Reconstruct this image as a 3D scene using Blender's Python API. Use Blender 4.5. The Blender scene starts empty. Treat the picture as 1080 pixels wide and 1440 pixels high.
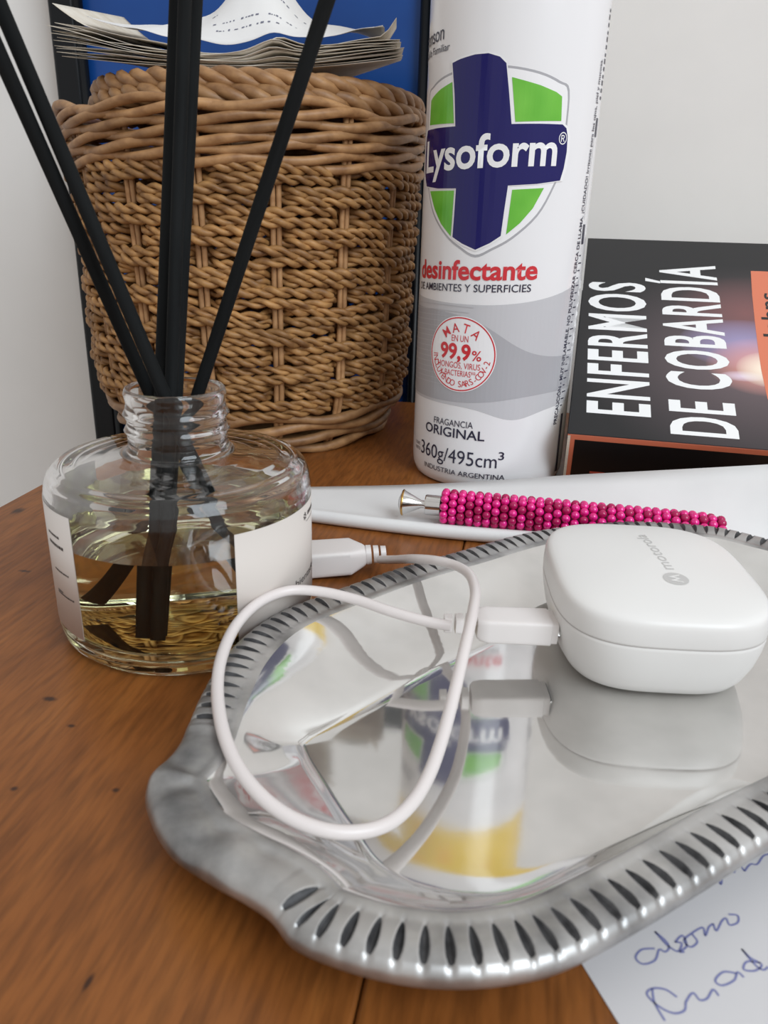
import bpy, bmesh, math, random
import numpy as np
from mathutils import Vector, Matrix

random.seed(7); rng = np.random.default_rng(7)
scene = bpy.context.scene
COL = scene.collection
rad = math.radians

# ------------------------------------------------------------------ camera
cam_data = bpy.data.cameras.new('camera')
cam = bpy.data.objects.new('camera', cam_data); COL.objects.link(cam)
pitch, roll = rad(21.0), rad(1.5)
fwd = Vector((0, math.cos(pitch), -math.sin(pitch)))
up0 = Vector((0, math.sin(pitch), math.cos(pitch)))
rt = Vector((1, 0, 0)) * math.cos(roll) + up0 * math.sin(roll)
up = Vector((-1, 0, 0)) * math.sin(roll) + up0 * math.cos(roll)
m = Matrix((rt, up, -fwd)).transposed().to_4x4()
m.translation = Vector((0, 0, 0.119))
cam.matrix_world = m
cam_data.sensor_fit = 'VERTICAL'; cam_data.sensor_height = 36.0
cam_data.lens = 36.0 * 1100 / 1440
cam_data.clip_start = 0.01; cam_data.clip_end = 50
cam_data.dof.use_dof = True
cam_data.dof.focus_distance = 0.30
cam_data.dof.aperture_fstop = 32
scene.camera = cam
scene.cycles.max_bounces = 24
scene.cycles.transmission_bounces = 24
scene.cycles.glossy_bounces = 8

# ------------------------------------------------------------------ light
scene.view_settings.view_transform = 'Standard'
scene.view_settings.look = 'None'
scene.view_settings.gamma = 1.0
scene.view_settings.use_curve_mapping = False
scene.view_settings.exposure = 0.0

world = bpy.data.worlds.new('world'); scene.world = world
world.use_nodes = True
wb = world.node_tree.nodes['Background']
wb.inputs['Color'].default_value = (1.0, 0.975, 0.945, 1)
wb.inputs['Strength'].default_value = 0.62

def area(name, loc, target, sx, sy, power, color):
    d = bpy.data.lights.new(name, 'AREA'); d.shape = 'RECTANGLE'; d.size = sx; d.size_y = sy
    d.energy = power; d.color = color
    o = bpy.data.objects.new(name, d); COL.objects.link(o)
    o.location = loc
    o.rotation_euler = (Vector(target) - Vector(loc)).to_track_quat('-Z', 'Y').to_euler()
    return o
area('window_daylight', (0.98, -1.08, 1.30), (0.05, 0.25, 0.05), 1.0, 1.3, 31, (0.85, 0.935, 1.0))

# ------------------------------------------------------------------ materials
MATS = {}
def principled(name, color=(0.8, 0.8, 0.8), rough=0.5, metal=0.0, **kw):
    if name in MATS: return MATS[name]
    mt = bpy.data.materials.new(name); mt.use_nodes = True
    b = mt.node_tree.nodes['Principled BSDF']
    b.inputs['Base Color'].default_value = (*color, 1)
    b.inputs['Roughness'].default_value = rough
    b.inputs['Metallic'].default_value = metal
    for k, v in kw.items():
        b.inputs[k.replace('_', ' ')].default_value = v
    MATS[name] = mt
    return mt
def nodes_of(mt):
    nt = mt.node_tree
    return nt, nt.nodes, nt.links, nt.nodes['Principled BSDF']
def srgb(r, g, b):
    f = lambda c: (c / 12.92 if c <= 0.04045 else ((c + 0.055) / 1.055) ** 2.4)
    return tuple(f(v / 255.0) for v in (r, g, b))
def noise_color(mt, c1, c2, scale=20, detail=4, vec_scale=(1, 1, 1), bump=0.0, bump_scale=None, lo=0.3, hi=0.7, coord='Object', rough=None):
    nt, n, l, b = nodes_of(mt)
    tc = n.new('ShaderNodeTexCoord'); mp = n.new('ShaderNodeMapping'); mp.inputs['Scale'].default_value = vec_scale
    l.new(tc.outputs[coord], mp.inputs['Vector'])
    nz = n.new('ShaderNodeTexNoise'); nz.inputs['Scale'].default_value = scale; nz.inputs['Detail'].default_value = detail
    l.new(mp.outputs['Vector'], nz.inputs['Vector'])
    cr = n.new('ShaderNodeValToRGB')
    cr.color_ramp.elements[0].position = lo; cr.color_ramp.elements[0].color = (*c1, 1)
    cr.color_ramp.elements[1].position = hi; cr.color_ramp.elements[1].color = (*c2, 1)
    l.new(nz.outputs['Fac'], cr.inputs['Fac']); l.new(cr.outputs['Color'], b.inputs['Base Color'])
    if bump:
        bn = n.new('ShaderNodeBump'); bn.inputs['Strength'].default_value = bump; bn.inputs['Distance'].default_value = bump_scale or 0.001
        l.new(nz.outputs['Fac'], bn.inputs['Height']); l.new(bn.outputs['Normal'], b.inputs['Normal'])
    if rough:
        mr = n.new('ShaderNodeMapRange'); mr.inputs['To Min'].default_value = rough[0]; mr.inputs['To Max'].default_value = rough[1]
        l.new(nz.outputs['Fac'], mr.inputs['Value']); l.new(mr.outputs['Result'], b.inputs['Roughness'])
    return mt

M_WALL = noise_color(principled('wall_paint', rough=0.85), srgb(230, 228, 226), srgb(233, 231, 229), 25, 3, bump=0.03, bump_scale=0.0005)
M_FLOOR = noise_color(principled('floor_tile', rough=0.5), srgb(120, 100, 84), srgb(150, 128, 108), 6)

def wood_material():
    mt = principled('table_wood', rough=0.42, Specular_IOR_Level=0.35)
    nt, n, l, b = nodes_of(mt)
    tc = n.new('ShaderNodeTexCoord')
    # coarse streaks along the plank (local y)
    mp = n.new('ShaderNodeMapping'); mp.inputs['Scale'].default_value = (30, 6.0, 3); l.new(tc.outputs['Object'], mp.inputs['Vector'])
    n1 = n.new('ShaderNodeTexNoise'); n1.inputs['Scale'].default_value = 1.0; n1.inputs['Detail'].default_value = 6; n1.inputs['Roughness'].default_value = 0.62
    n1.inputs['Distortion'].default_value = 0.6; l.new(mp.outputs['Vector'], n1.inputs['Vector'])
    cr = n.new('ShaderNodeValToRGB'); e = cr.color_ramp.elements
    e[0].position = 0.25; e[0].color = (*srgb(106, 58, 22), 1)
    e[1].position = 0.75; e[1].color = (*srgb(160, 101, 48), 1)
    k = cr.color_ramp.elements.new(0.5); k.color = (*srgb(136, 81, 36), 1)
    l.new(n1.outputs['Fac'], cr.inputs['Fac'])
    # fine pores
    mp2 = n.new('ShaderNodeMapping'); mp2.inputs['Scale'].default_value = (620, 70, 60); l.new(tc.outputs['Object'], mp2.inputs['Vector'])
    n2 = n.new('ShaderNodeTexNoise'); n2.inputs['Scale'].default_value = 1.0; n2.inputs['Detail'].default_value = 3; l.new(mp2.outputs['Vector'], n2.inputs['Vector'])
    r2 = n.new('ShaderNodeMapRange'); r2.inputs['From Min'].default_value = 0.28; r2.inputs['From Max'].default_value = 0.6
    r2.inputs['To Min'].default_value = 0.66; r2.inputs['To Max'].default_value = 1.06; l.new(n2.outputs['Fac'], r2.inputs['Value'])
    mx = n.new('ShaderNodeMix'); mx.data_type = 'RGBA'; mx.blend_type = 'MULTIPLY'; mx.inputs[0].default_value = 1.0
    l.new(cr.outputs['Color'], mx.inputs[6]); l.new(r2.outputs['Result'], mx.inputs[7])
    cur = mx.outputs[2]
    # knots and nail marks with their own places on the table (table coordinates)
    for (kx, ky, rx, ry) in KNOTS:
        mk = n.new('ShaderNodeMapping'); mk.vector_type = 'POINT'
        mk.inputs['Location'].default_value = (-kx / rx, -ky / ry, 0); mk.inputs['Scale'].default_value = (1 / rx, 1 / ry, 0)
        l.new(tc.outputs['Object'], mk.inputs['Vector'])
        ln = n.new('ShaderNodeVectorMath'); ln.operation = 'LENGTH'; l.new(mk.outputs['Vector'], ln.inputs[0])
        ad = n.new('ShaderNodeMath'); ad.operation = 'MULTIPLY_ADD'; l.new(n2.outputs['Fac'], ad.inputs[0]); ad.inputs[1].default_value = 0.9
        l.new(ln.outputs['Value'], ad.inputs[2])
        mr = n.new('ShaderNodeMapRange'); mr.inputs['From Min'].default_value = 0.8; mr.inputs['From Max'].default_value = 1.5
        mr.inputs['To Min'].default_value = 0.85; mr.inputs['To Max'].default_value = 0.0; l.new(ad.outputs['Value'], mr.inputs['Value'])
        mm = n.new('ShaderNodeMix'); mm.data_type = 'RGBA'; l.new(mr.outputs['Result'], mm.inputs[0]); l.new(cur, mm.inputs[6])
        mm.inputs[7].default_value = (*srgb(38, 20, 14), 1); cur = mm.outputs[2]
    l.new(cur, b.inputs['Base Color'])
    bn = n.new('ShaderNodeBump'); bn.inputs['Strength'].default_value = 0.25; bn.inputs['Distance'].default_value = 0.0004
    l.new(n2.outputs['Fac'], bn.inputs['Height']); l.new(bn.outputs['Normal'], b.inputs['Normal'])
    return mt

# ------------------------------------------------------------------ mesh helpers
def mesh_obj(name, verts, faces, mats, parent=None, smooth=True, fmat=None):
    me = bpy.data.meshes.new(name)
    me.from_pydata([tuple(v) for v in verts], [], faces)
    for k in (mats if isinstance(mats, (list, tuple)) else [mats]): me.materials.append(k)
    if smooth: me.polygons.foreach_set('use_smooth', [True] * len(me.polygons))
    if fmat is not None: me.polygons.foreach_set('material_index', fmat)
    me.update()
    return link(name, me, parent)
def link(name, me, parent=None):
    o = bpy.data.objects.new(name, me); COL.objects.link(o)
    if parent is not None: o.parent = parent
    return o
def bm_obj(name, bm, mats, parent=None, smooth=True):
    me = bpy.data.meshes.new(name); bm.to_mesh(me); bm.free()
    for k in (mats if isinstance(mats, (list, tuple)) else [mats]): me.materials.append(k)
    if smooth: me.polygons.foreach_set('use_smooth', [True] * len(me.polygons))
    return link(name, me, parent)
def empty(name, loc, label, cat, group=None, rot=(0, 0, 0)):
    o = bpy.data.objects.new(name, None); COL.objects.link(o)
    o.location = loc; o.rotation_euler = rot; o.empty_display_size = 0.01
    return tag(o, label, cat, group)
def tag(o, label, cat, group=None):
    o['label'] = label; o['category'] = cat
    if group: o['group'] = group
    return o
def lathe(profile, seg=64, closed=False):
    """profile [(r,z)] -> verts, faces ; r==0 ends become poles"""
    V, F, rings = [], [], []
    for r, z in profile:
        if r <= 1e-9:
            rings.append([len(V)]); V.append((0, 0, z))
        else:
            rings.append(list(range(len(V), len(V) + seg)))
            for i in range(seg):
                a = 2 * math.pi * i / seg; V.append((r * math.cos(a), r * math.sin(a), z))
    prs = list(zip(rings[:-1], rings[1:])) + ([(rings[-1], rings[0])] if closed else [])
    for A, B in prs:
        for i in range(seg):
            j = (i + 1) % seg
            if len(A) == 1 and len(B) == 1: continue
            if len(A) == 1: F.append((A[0], B[j], B[i]))
            elif len(B) == 1: F.append((A[i], A[j], B[0]))
            else: F.append((A[i], A[j], B[j], B[i]))
    return V, F
def tube(path, radius, sides=8, closed=False, ref=None, caps=True):
    P = np.asarray(path, float); n = len(P)
    T = (np.roll(P, -1, 0) - np.roll(P, 1, 0)) if closed else np.gradient(P, axis=0)
    T /= np.linalg.norm(T, axis=1)[:, None] + 1e-12
    if ref is None:
        N = np.zeros_like(P)
        a = np.array([0, 0, 1.0]) if abs(T[0][2]) < 0.9 else np.array([1.0, 0, 0])
        v = a - T[0] * (a @ T[0]); N[0] = v / np.linalg.norm(v)
        for i in range(1, n):
            v = N[i - 1] - T[i] * (N[i - 1] @ T[i]); N[i] = v / np.linalg.norm(v)
    else:
        N = np.broadcast_to(np.asarray(ref, float), P.shape).copy()
        N -= T * np.sum(N * T, 1)[:, None]; N /= np.linalg.norm(N, axis=1)[:, None]
    B = np.cross(T, N)
    r = np.broadcast_to(np.asarray(radius, float), (n,))
    ang = np.arange(sides) * 2 * math.pi / sides
    V = (P[:, None, :] + r[:, None, None] * (np.cos(ang)[None, :, None] * N[:, None, :] + np.sin(ang)[None, :, None] * B[:, None, :])).reshape(-1, 3)
    F = []
    for i in range(n if closed else n - 1):
        a, b = i * sides, ((i + 1) % n) * sides
        for k in range(sides):
            k2 = (k + 1) % sides
            F.append((a + k, a + k2, b + k2, b + k))
    if caps and not closed:
        F.append(tuple(range(sides - 1, -1, -1))); F.append(tuple(range((n - 1) * sides, n * sides)))
    return V.tolist(), F
def merge(*parts):
    V, F = [], []
    for v, f in parts:
        o = len(V); V += list(v); F += [tuple(i + o for i in q) for q in f]
    return V, F
def catmull(pts, n=12, closed=False):
    P = np.asarray(pts, float); m_ = len(P); out = []
    rngi = range(m_) if closed else range(m_ - 1)
    for i in rngi:
        if closed: p0, p1, p2, p3 = P[i - 1], P[i], P[(i + 1) % m_], P[(i + 2) % m_]
        else: p0, p1, p2, p3 = P[max(i - 1, 0)], P[i], P[i + 1], P[min(i + 2, m_ - 1)]
        for t in np.arange(n) / n:
            out.append(0.5 * ((2 * p1) + (-p0 + p2) * t + (2 * p0 - 5 * p1 + 4 * p2 - p3) * t * t + (-p0 + 3 * p1 - 3 * p2 + p3) * t ** 3))
    if not closed: out.append(P[-1])
    return np.array(out)
def box_bm(sx, sy, sz, bevel=0.0, seg=2, center=(0, 0, 0)):
    bm = bmesh.new(); bmesh.ops.create_cube(bm, size=1)
    for v in bm.verts: v.co = Vector((v.co.x * sx + center[0], v.co.y * sy + center[1], v.co.z * sz + center[2]))
    if bevel: bmesh.ops.bevel(bm, geom=list(bm.edges), offset=bevel, segments=seg, profile=0.5, affect='EDGES')
    return bm

# --- flat print: text and polygons as 2-D meshes, mapped onto a surface
_cap = None
def text2d(body, bold=0.0, shear=0.0, spacing=1.0):
    cu = bpy.data.curves.new('txt', 'FONT'); cu.body = body; cu.size = 1.0; cu.offset = bold; cu.shear = shear
    cu.space_character = spacing; cu.resolution_u = 4; cu.fill_mode = 'FRONT'
    ob = bpy.data.objects.new('txt', cu); COL.objects.link(ob)
    dg = bpy.context.evaluated_depsgraph_get(); dg.update()
    me = bpy.data.meshes.new_from_object(ob.evaluated_get(dg))
    bm = bmesh.new(); bm.from_mesh(me)
    bpy.data.objects.remove(ob); bpy.data.curves.remove(cu); bpy.data.meshes.remove(me)
    return bm
def cap_height():
    global _cap
    if _cap is None:
        b = text2d('H'); ys = [v.co.y for v in b.verts]; _cap = max(ys) - min(ys); b.free()
    return _cap
def fit_text(body, x0, x1, y0, y1, cap, bold=0.0, shear=0.0, spacing=1.0):
    """baseline from (x0,y0) to (x1,y1); cap = capital height"""
    bm = text2d(body, bold, shear, spacing)
    xs = [v.co.x for v in bm.verts]; a, b = min(xs), max(xs); k = cap / cap_height()
    for v in bm.verts:
        t = (v.co.x - a) / (b - a)
        v.co = Vector((x0 + t * (x1 - x0), y0 + t * (y1 - y0) + v.co.y * k, 0))
    return bm
def poly2d(pts, smooth=0, closed=True):
    if smooth: pts = [tuple(p) for p in catmull(pts, smooth, True)]
    bm = bmesh.new(); vs = [bm.verts.new((p[0], p[1], 0)) for p in pts]
    f = bm.faces.new(vs); bmesh.ops.triangulate(bm, faces=[f], ngon_method='EAR_CLIP')
    return bm
def ribbon2d(pts, w, closed=False):
    P = np.asarray(pts, float)
    T = (np.roll(P, -1, 0) - np.roll(P, 1, 0)) if closed else np.gradient(P, axis=0)
    T /= np.linalg.norm(T, axis=1)[:, None] + 1e-12
    N = np.stack([-T[:, 1], T[:, 0]], 1)
    bm = bmesh.new(); n = len(P)
    A = [bm.verts.new((*(P[i] + N[i] * w / 2), 0)) for i in range(n)]
    B = [bm.verts.new((*(P[i] - N[i] * w / 2), 0)) for i in range(n)]
    for i in range(n if closed else n - 1):
        j = (i + 1) % n
        try: bm.faces.new((A[i], B[i], B[j], A[j]))
        except ValueError: pass
    return bm
def arc_text(body, cx, cy, r, a0, a1, cap, bold=0.0, inward=False):
    """letters along an arc from angle a0 to a1 (deg)"""
    out = bmesh.new(); k = cap / cap_height(); n = len(body)
    for i, ch in enumerate(body):
        if ch == ' ': continue
        b = text2d(ch, bold); xs = [v.co.x for v in b.verts]; mid = (min(xs) + max(xs)) / 2
        a = rad(a0 + (a1 - a0) * (i / max(n - 1, 1)))
        ang = a - math.pi / 2 if not inward else a + math.pi / 2
        for v in b.verts:
            lx, ly = (v.co.x - mid) * k * 0.9, v.co.y * k
            v.co = Vector((cx + r * math.cos(a) + lx * math.cos(ang) - ly * math.sin(ang), cy + r * math.sin(a) + lx * math.sin(ang) + ly * math.cos(ang), 0))
        tmp = bpy.data.meshes.new('t'); b.to_mesh(tmp); b.free(); out.from_mesh(tmp); bpy.data.meshes.remove(tmp)
    return out
def mapped(name, bm, fn, mat, parent, step=None, smooth=False):
    """cut the flat mesh in strips of width step and map (x,y)->3-D by fn"""
    if step:
        xs = [v.co.x for v in bm.verts]; x = math.floor(min(xs) / step) * step
        while x < max(xs):
            bmesh.ops.bisect_plane(bm, geom=list(bm.verts) + list(bm.edges) + list(bm.faces), plane_co=(x, 0, 0), plane_no=(1, 0, 0)); x += step
    for v in bm.verts: v.co = Vector(fn(v.co.x, v.co.y))
    return bm_obj(name, bm, mat, parent, smooth)

# ------------------------------------------------------------------ table frame (planks run along local y)
TROT = rad(-10)
def tb(a, b, z=0.0):
    return Vector((a * math.cos(TROT) - b * math.sin(TROT), a * math.sin(TROT) + b * math.cos(TROT), z))
def to_table(x, y):
    return (x * math.cos(-TROT) - y * math.sin(-TROT), x * math.sin(-TROT) + y * math.cos(-TROT))
KNOTS = []
for (p, rx, ry) in [((-0.1513, 0.3006, 0.0000), 0.0026, 0.0042), ((-0.1238, 0.2440, 0.0000), 0.0030, 0.0011), ((-0.0846, 0.1697, -0.0000), 0.0022, 0.0011), ((-0.0569, 0.1368, 0.0000), 0.0011, 0.0009), ((-0.0788, 0.1364, 0.0000), 0.0010, 0.0009), ((-0.0749, 0.1588, 0.0000), 0.0013, 0.0008), ((-0.0464, 0.0917, 0.0000), 0.0006, 0.0018)]:
    a_, b_ = to_table(p[0], p[1]); KNOTS.append((a_, b_, rx, ry))
M_WOOD = wood_material()

# ------------------------------------------------------------------ room
def struct(o):
    o['kind'] = 'structure'; return o
WB = 0.562
wv = [tb(-2.2, WB, -0.75), tb(2.2, WB, -0.75), tb(2.2, WB, 1.85), tb(-2.2, WB, 1.85), tb(-2.2, WB + 0.1, -0.75), tb(2.2, WB + 0.1, -0.75), tb(2.2, WB + 0.1, 1.85), tb(-2.2, WB + 0.1, 1.85)]
struct(mesh_obj('wall_back', wv, [(0, 1, 2, 3), (5, 4, 7, 6), (0, 4, 5, 1), (3, 2, 6, 7), (1, 5, 6, 2), (4, 0, 3, 7)], M_WALL, smooth=False))
fv = [tb(-2.2, -1.9, -0.75), tb(2.2, -1.9, -0.75), tb(2.2, WB + .1, -0.75), tb(-2.2, WB + .1, -0.75), tb(-2.2, -1.9, -0.80), tb(2.2, -1.9, -0.80), tb(2.2, WB + .1, -0.80), tb(-2.2, WB + .1, -0.80)]
struct(mesh_obj('floor', fv, [(0, 1, 2, 3), (7, 6, 5, 4), (0, 4, 5, 1), (1, 5, 6, 2), (2, 6, 7, 3), (3, 7, 4, 0)], M_FLOOR, smooth=False))

# ------------------------------------------------------------------ table
table = empty('wooden_table', (0, 0, -0.75), 'brown wooden table top of wide planks carrying all the objects', 'table')
table.rotation_euler = (0, 0, TROT)
A0, BB, B1 = -0.211, 0.512, -0.42
edges = [A0, -0.0176, 0.176, 0.369, 0.562, 0.755]
for i in range(5):
    x0, x1 = edges[i] + (0.0002 if i else 0), edges[i + 1] - 0.0002
    bm = box_bm(x1 - x0, BB - B1, 0.026, 0.0006, 1, ((x0 + x1) / 2, (BB + B1) / 2, 0.737))
    for v in bm.verts: v.co.z -= 0
    o = bm_obj('plank', bm, M_WOOD, table, smooth=False)
    # shift origin so that the wood pattern differs per plank but knots stay put
for (lx, ly) in [(A0 + .06, BB - .06), (A0 + .06, B1 + .06), (.70, BB - .06), (.70, B1 + .06)]:
    bm_obj('leg', box_bm(.055, .055, .70, .004, 2, (lx, ly, .35)), M_WOOD, table, smooth=False)
bm_obj('apron', box_bm(.80, .02, .08, .002, 1, (.272, BB - .06, .682)), M_WOOD, table, smooth=False)
bm_obj('apron', box_bm(.80, .02, .08, .002, 1, (.272, B1 + .06, .682)), M_WOOD, table, smooth=False)

# ------------------------------------------------------------------ blue board behind the basket
M_BLUE = noise_color(principled('blue_gloss', rough=0.3, Specular_IOR_Level=0.35), srgb(18, 66, 136), srgb(24, 76, 150), 14, 3)
M_NAVY = principled('black_frame', srgb(6, 10, 16), rough=0.35, Specular_IOR_Level=0.3)
pn = empty('blue_board', tb(-0.19, 0.545, -0.75), 'tall glossy blue board in a black frame standing behind the wicker basket', 'board')
pn.rotation_euler = (0, 0, TROT)
bm_obj('board_panel', box_bm(.262, .008, 1.02, .002, 2, (0, .001, .515)), M_BLUE, pn, smooth=False)
for sx in (-1, 1):
    fr = bm_obj('frame_strip', box_bm(.018, .018, 1.035, .003, 3, (sx * .124, -.001, .5175)), M_NAVY, pn, smooth=False)
    V, F = tube([(sx * .1125, -.0075, .02), (sx * .1125, -.0075, 1.02)], .0032, 12)
    mesh_obj('edge_bead', V, F, M_NAVY, fr)
bm_obj('frame_rail', box_bm(.262, .018, .02, .003, 3, (0, -.001, .010)), M_NAVY, pn, smooth=False)
bm_obj('frame_rail', box_bm(.262, .018, .02, .003, 3, (0, -.001, 1.030)), M_NAVY, pn, smooth=False)

# ------------------------------------------------------------------ wicker basket
def straw(name, c1, c2, rough=0.5):
    mt = noise_color(principled(name, rough=rough), c1, c2, 120, 5, vec_scale=(1, 1, 1.6), bump=0.3, bump_scale=0.0006, lo=0.28, hi=0.72)
    nt, n, l, b = nodes_of(mt)
    src = b.inputs['Base Color'].links[0].from_socket
    oi = n.new('ShaderNodeObjectInfo'); mr = n.new('ShaderNodeMapRange'); mr.inputs['To Min'].default_value = .78; mr.inputs['To Max'].default_value = 1.08
    l.new(oi.outputs['Random'], mr.inputs['Value'])
    hs = n.new('ShaderNodeHueSaturation'); l.new(src, hs.inputs['Color']); l.new(mr.outputs['Result'], hs.inputs['Value']); l.new(hs.outputs['Color'], b.inputs['Base Color'])
    return mt
M_ROPE = straw('seagrass_rope', srgb(108, 70, 34), srgb(194, 146, 90), 0.55)
M_CANE = straw('rattan_cane', srgb(128, 88, 52), srgb(186, 142, 96), 0.5)
M_STAKE = straw('stake_strip', srgb(150, 106, 66), srgb(196, 152, 106), 0.6)
BX, BY = -0.0772, 0.4583
basket = empty('wicker_basket', (BX, BY, 0), 'round woven seagrass basket with braided lid standing before the blue board', 'basket')
def brad(z):
    return np.interp(z, [0, .006, .02, .035, .06, .10, .135, .16], [.071, .0745, .0815, .0845, .0855, .0865, .0885, .0905])
NS = 16
th0 = -0.10
def stake_angles(): return np.arange(NS) * 2 * math.pi / NS + th0
nth = 720
TH = np.arange(nth) * 2 * math.pi / nth
def ring_path(R, Z, th=TH):
    return np.stack([R * np.cos(th), R * np.sin(th), Z + 0 * th], 1)
def low_noise(amp, kmax=9):
    y = np.zeros(nth)
    for k in range(2, kmax): y += rng.normal() * np.cos(k * TH + rng.uniform(0, 6.28)) / kmax ** .5
    return amp * y
ncourse = 26
z0c, z1c = 0.0245, 0.1355
for k in range(ncourse):
    zc = z0c + (z1c - z0c) * k / (ncourse - 1)
    R = brad(zc) + 0.0016 + low_noise(.0006)
    Z = zc + low_noise(.0007, 16)
    for j, a in enumerate(stake_angles()):
        d = (TH - a + math.pi) % (2 * math.pi) - math.pi
        if (j + k // 2) % 2 == 0: R = R - 0.0058 * np.exp(-(d / .075) ** 4)
        else: R = R + 0.0012 * np.exp(-(d / .10) ** 2)
    turns = 35 + int(rng.integers(-3, 4))
    ph = -turns * TH + rng.uniform(0, 6.28) + low_noise(.25, 14)
    rp = .00150 * (1 + low_noise(.13, 40))
    parts = []
    for q in (0, math.pi):
        off = .00130
        P = ring_path(R + off * np.cos(ph + q), Z + off * np.sin(ph + q))
        parts.append(tube(P, rp, 6, True, ref=(0, 0, 1)))
    V, F = merge(*parts)
    mesh_obj('woven_rope', V, F, M_ROPE, basket)
for a in stake_angles():
    for s in (-1, 1):
        zz = np.linspace(.004, .158, 24); aa = a + s * .0165 + rng.normal() * .002
        P = np.stack([(brad(zz) - .0004) * math.cos(aa), (brad(zz) - .0004) * math.sin(aa), zz], 1)
        V, F = tube(P, .00135, 6, False, ref=(math.cos(aa), math.sin(aa), 0))
        mesh_obj('stake', V, F, M_STAKE, basket)
def waling(z0, z1, n, r, rfun, amp, name, dz=.0025):
    for k in range(n):
        zc = z0 + (z1 - z0) * k / max(n - 1, 1)
        ph = NS / 2 * TH * 1.0 + k * 2 * math.pi / 3 * 1.0 + th0
        Z = zc + dz * np.sin(ph) + low_noise(.0005)
        R = rfun(zc) + .0015 + amp * np.cos(ph) + low_noise(.0004)
        V, F = tube(ring_path(R, Z), r * (1 + low_noise(.05, 20)), 8, True, ref=(0, 0, 1))
        mesh_obj(name, V, F, M_CANE, basket)
waling(.1378, .1602, 9, .00215, brad, .0016, 'rim_cane', .0020)
waling(.0035, .0205, 4, .0026, lambda z: brad(z), .0010, 'foot_cane', .0016)
V, F = lathe([(0, .004), (.069, .004), (.071, .006), (.069, .008), (0, .008)], 48)
mesh_obj('basket_bottom', V, F, M_CANE, basket)
lid = mesh_obj('lid', *lathe([(0, .1635), (.076, .1625), (.0765, .165), (.076, .1675), (0, .1685)], 64), M_CANE, basket)
lid.location = (.0065, 0, .0010); lid.rotation_euler = (rad(-0.6), rad(.5), 0)
for (Rl, zl, turns, r, off) in [(.0815, .1625, 15, .0036, .0029), (.0800, .1690, 15, .0034, .0027)]:
    ph = -turns * TH + rng.uniform(0, 6.28) + low_noise(.2, 8)
    for q in (0, 2 * math.pi / 3, 4 * math.pi / 3):
        P = ring_path(Rl + off * np.cos(ph + q), zl + off * .8 * np.sin(ph + q))
        V, F = tube(P, r * .82 * (1 + low_noise(.06, 30)), 8, True, ref=(0, 0, 1))
        mesh_obj('braid_cane', V, F, M_CANE, lid)
for k in range(7):
    Rl = .070 - k * .0098
    ph = -max(6, int(46 * Rl / .086)) * TH
    for q in (0, math.pi):
        P = ring_path(Rl + .0016 * np.cos(ph + q), .1685 + .0012 * np.sin(ph + q))
        V, F = tube(P[::2], .0024, 6, True, ref=(0, 0, 1))
        mesh_obj('coil_rope', V, F, M_ROPE, lid)

# ------------------------------------------------------------------ papers on the lid
M_PAGE = noise_color(principled('old_page', rough=0.8), srgb(198, 187, 170), srgb(228, 222, 212), 60, 4)
M_WHITEPAPER = noise_color(principled('white_paper', rough=0.7), srgb(220, 219, 219), srgb(228, 227, 227), 30, 3)
M_PRINTGREY = principled('faint_print', srgb(110, 112, 130), rough=0.8)
bookl = empty('paper_booklet', (-0.074, 0.455, 0.1766), 'worn booklet with curled wavy pages lying on the basket lid', 'booklet')
def sheet_grid(x0, x1, y0, y1, zf, nx=44, ny=18, jitter=None):
    V, F = [], []
    for j in range(ny + 1):
        for i in range(nx + 1):
            s, t = i / nx, j / ny
            x, y = x0 + (x1 - x0) * s, y0 + (y1 - y0) * t
            if jitter: dx, dy = jitter(s, t); x += dx; y += dy
            V.append((x, y, zf(s, t)))
    for j in range(ny):
        for i in range(nx):
            a = j * (nx + 1) + i; F.append((a, a + 1, a + nx + 2, a + nx + 1))
    return V, F
npg = 11
for i in range(npg):
    f_ = i / (npg - 1)
    p1, p2, p3 = rng.uniform(0, 6.28, 3)
    xl = -.0765 + rng.uniform(-.002, .002) - .001 * f_; xr = .0755 + rng.uniform(-.002, .002)
    yf = -.060 + rng.uniform(-.0015, .0015)
    def zf(s, t, f_=f_, p1=p1, p2=p2, i=i):
        left = np.clip((.42 - s) / .42, 0, 1); right = np.clip((s - .62) / .38, 0, 1)
        z = .0004 + i * .00062
        z += f_ * (.0066 * left ** .8 + .0030 * right ** .7 * (1 - .25 * right)) + .0050 * right ** 1.8 + .0022 * left ** 1.8 + .0150 * t * max(left, right) ** .7
        z += (.0010 + .0007 * f_) * math.sin(2.2 * 6.28 * s * .5 + p1 * .25 + 1.0) * (.4 + .6 * f_)
        z += .0009 * math.sin(9 * s + p2 * .6) * f_ + .00035 * math.sin(23 * s + p1) * f_
        if i == npg - 1: z += .006 * max(0, (.10 - s) / .10) ** 1.5 + .006 * max(0, (s - .96) / .04) ** 1.3
        if i == 0: z += .0
        z += .0046 * math.exp(-((s - .64) / .055) ** 2) * f_ * (1 - t * .4)
        return max(z + .0006, .0002 + i * .0003)
    V, F = sheet_grid(xl, xr, yf, .042, zf, jitter=lambda s, t, p3=p3: (.0012 * math.sin(7 * t + p3) * (1 - 2 * abs(s - .5)) , .0009 * math.sin(11 * s + p3) * (1 - t)))
    o = mesh_obj('page', V, F, M_PAGE, bookl)
    md = o.modifiers.new('thick', 'SOLIDIFY'); md.thickness = .00018; md.offset = 0
cr = empty('crumpled_paper', (-0.070, 0.455, 0.1852), 'crumpled white sheet rising to a peak on the worn booklet', 'paper')
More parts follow.
